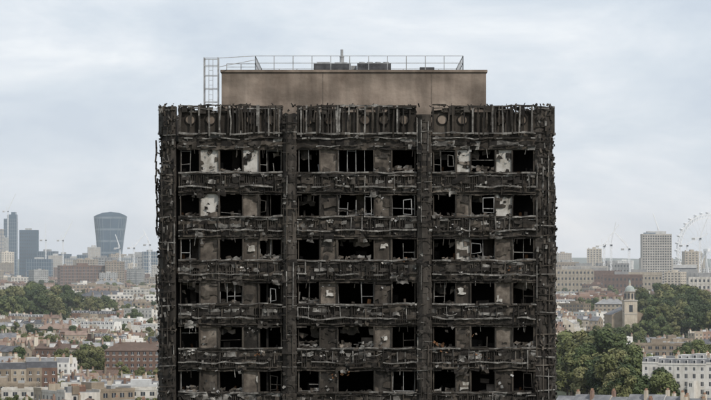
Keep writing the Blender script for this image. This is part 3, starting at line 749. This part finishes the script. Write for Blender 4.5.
wb_.box(-14,14,-8,8,98,102,'w_grey'); wb_.box(-20,-2,-9,-5,98,100,'towerfin')
wb_.box(24,60,-10,10,-2,52,'w_grey'); wb_.box(60,84,-8,10,-2,40,'stone'); 
for f in range(11): wb_.box(24.5,59.5,-10.1,-9.9,5+f*4,7+f*4,'glass')
obj('stone_office_tower',wb_.mesh('stone_office_tower'),(x,y,0),.05)
for px,d_,w_,h_,k in((600,4700,60,44,'w_brick'),(585,5200,70,50,'stone'),(622,4300,50,40,'w_brick'),(690,4300,64,42,'w_grey'),(705,4000,40,38,'w_white'),(575,4500,50,46,'w_cream'),(640,4600,60,42,'w_cream'),(612,5400,50,54,'w_grey'),(566,5600,40,56,'w_stock')):
    x,y=W(px,d_); obj('office_building',office(w_,26,h_,fin=k,k=k).mesh('office_building'),(x,y,0),rr(-.2,.2))
ew=MB(); r0=61; seg=64
for i in range(seg):
    a=2*math.pi*i/seg;b=2*math.pi*(i+1)/seg
    for rad,off,th in((r0,-2,.5),(r0,2,.5),(r0-6,0,.5)):
        ew.bar((rad*math.cos(a),off,rad*math.sin(a)),(rad*math.cos(b),off,rad*math.sin(b)),th,'steelwhite')
    for off in(-2,2): ew.bar((r0*math.cos(a),off,r0*math.sin(a)),((r0-6)*math.cos(b),0,(r0-6)*math.sin(b)),.3,'steelwhite')
    if i%2==0: ew.bar((0,(-4 if i%4 else 4),0),((r0-6)*math.cos(a),0,(r0-6)*math.sin(a)),.14,'steelwhite')
for i in range(32):
    a=2*math.pi*i/32; c=(r0+3.2)
    cx,cz=c*math.cos(a),c*math.sin(a)
    for j in range(2):
        s=-1 if j else 1
        n=len(ew.v)
        for (yy,rad) in((0,1.9),(s*2.6,1.6),(s*4,.6)):
            for q in range(8): ew.v.append((cx+rad*math.cos(q*math.pi/4),yy,cz+rad*math.sin(q*math.pi/4)))
        k=ew.mi('steelwhite')
        for l in range(2):
            for q in range(8): ew.f.append((n+l*8+q,n+l*8+(q+1)%8,n+l*8+8+(q+1)%8,n+l*8+8+q)); ew.m.append(k)
        ew.f.append(tuple(n+16+q for q in range(8))); ew.m.append(k)
for s in(-1,1): ew.bar((s*20,16,-76),(0,6,0),1.5,'steelwhite',1.0)
ew.bar((0,-5,0),(0,8,0),2.4,'steelwhite')
x,y=W(707,5700); obj('observation_wheel',ew.mesh('observation_wheel'),(x,y,76),.5)

st=MB()
for yy in range(900,3000,88):
    for i in range(20):
        xa=-500+i*50; xb=xa+50
        st.quad((xa,yy,gh(xa,yy)+.15),(xb,yy,gh(xb,yy)+.15),(xb,yy+8,gh(xb,yy+8)+.15),(xa,yy+8,gh(xa,yy+8)+.15),'asphalt')
obj('street',st.mesh('street'))

# ------------------------------------------------------------------ haze (real atmosphere volume)
hz=MB()
mh=bpy.data.materials.new('haze'); mh.use_nodes=True; nt=mh.node_tree; nt.nodes.clear()
vo=nt.nodes.new('ShaderNodeVolumeScatter'); vo.inputs['Color'].default_value=(.90,.97,1,1); vo.inputs['Density'].default_value=4.8e-5; vo.inputs['Anisotropy'].default_value=0
oo=nt.nodes.new('ShaderNodeOutputMaterial'); nt.links.new(vo.outputs[0],oo.inputs['Volume'])
M['haze']=mh; hz.box(-9000,9000,700,14000,-20,215,'haze'); obj('haze',hz.mesh('haze'))

# ------------------------------------------------------------------ light and sky
w=bpy.data.worlds.new('World'); scene.world=w; w.use_nodes=True; nt=w.node_tree
bg=nt.nodes['Background']; sky=nt.nodes.new('ShaderNodeTexSky'); sky.sky_type='NISHITA'; sky.sun_disc=False
EL=46; AZ=143
sky.sun_elevation=math.radians(EL); sky.sun_rotation=math.radians(AZ)
tc=nt.nodes.new('ShaderNodeTexCoord'); mp=nt.nodes.new('ShaderNodeMapping'); mp.inputs['Scale'].default_value=(1,1,2.6); mp.inputs['Location'].default_value=(.37,.1,.22)
nt.links.new(tc.outputs['Generated'],mp.inputs[0])
n1=nt.nodes.new('ShaderNodeTexNoise'); n1.inputs['Scale'].default_value=13; n1.inputs['Detail'].default_value=9; n1.inputs['Roughness'].default_value=.56; n1.inputs['Distortion'].default_value=.35
nt.links.new(mp.outputs[0],n1.inputs['Vector'])
cc=ramp(nt,n1.outputs['Fac'],[(.36,(.535,.60,.685)),(.48,(.605,.665,.735)),(.58,(.69,.735,.79)),(.68,(.80,.83,.86))])
sc=nt.nodes.new('ShaderNodeVectorMath'); sc.operation='SCALE'; sc.inputs['Scale'].default_value=12.0
nt.links.new(cc,sc.inputs[0])
mx=nt.nodes.new('ShaderNodeMix'); mx.data_type='RGBA'; mx.inputs[0].default_value=.93
nt.links.new(sky.outputs[0],mx.inputs[6]); nt.links.new(sc.outputs[0],mx.inputs[7])
nt.links.new(mx.outputs[2],bg.inputs['Color']); bg.inputs['Strength'].default_value=.1
sl=bpy.data.lights.new('sun','SUN'); sl.energy=3.1; sl.angle=math.radians(5); sl.color=(1,.94,.86)
so=bpy.data.objects.new('sun',sl); COL.objects.link(so)
az=math.radians(AZ); el=math.radians(EL)
dirv=Vector((math.sin(az)*math.cos(el),math.cos(az)*math.cos(el),math.sin(el)))
so.rotation_euler=dirv.to_track_quat('Z','Y').to_euler(); so.location=(100,-100,200)
cam=bpy.data.cameras.new('camera'); co=bpy.data.objects.new('camera',cam); COL.objects.link(co)
co.location=(0,-200,56); cam.sensor_width=36; cam.lens=168.8; cam.clip_start=1; cam.clip_end=80000
co.rotation_euler=(math.radians(90)+math.atan(62*.0003),0,0)
scene.camera=co
scene.view_settings.view_transform='Standard'; scene.view_settings.look='None'; scene.view_settings.exposure=0
print('OBJECTS',len(bpy.data.objects))
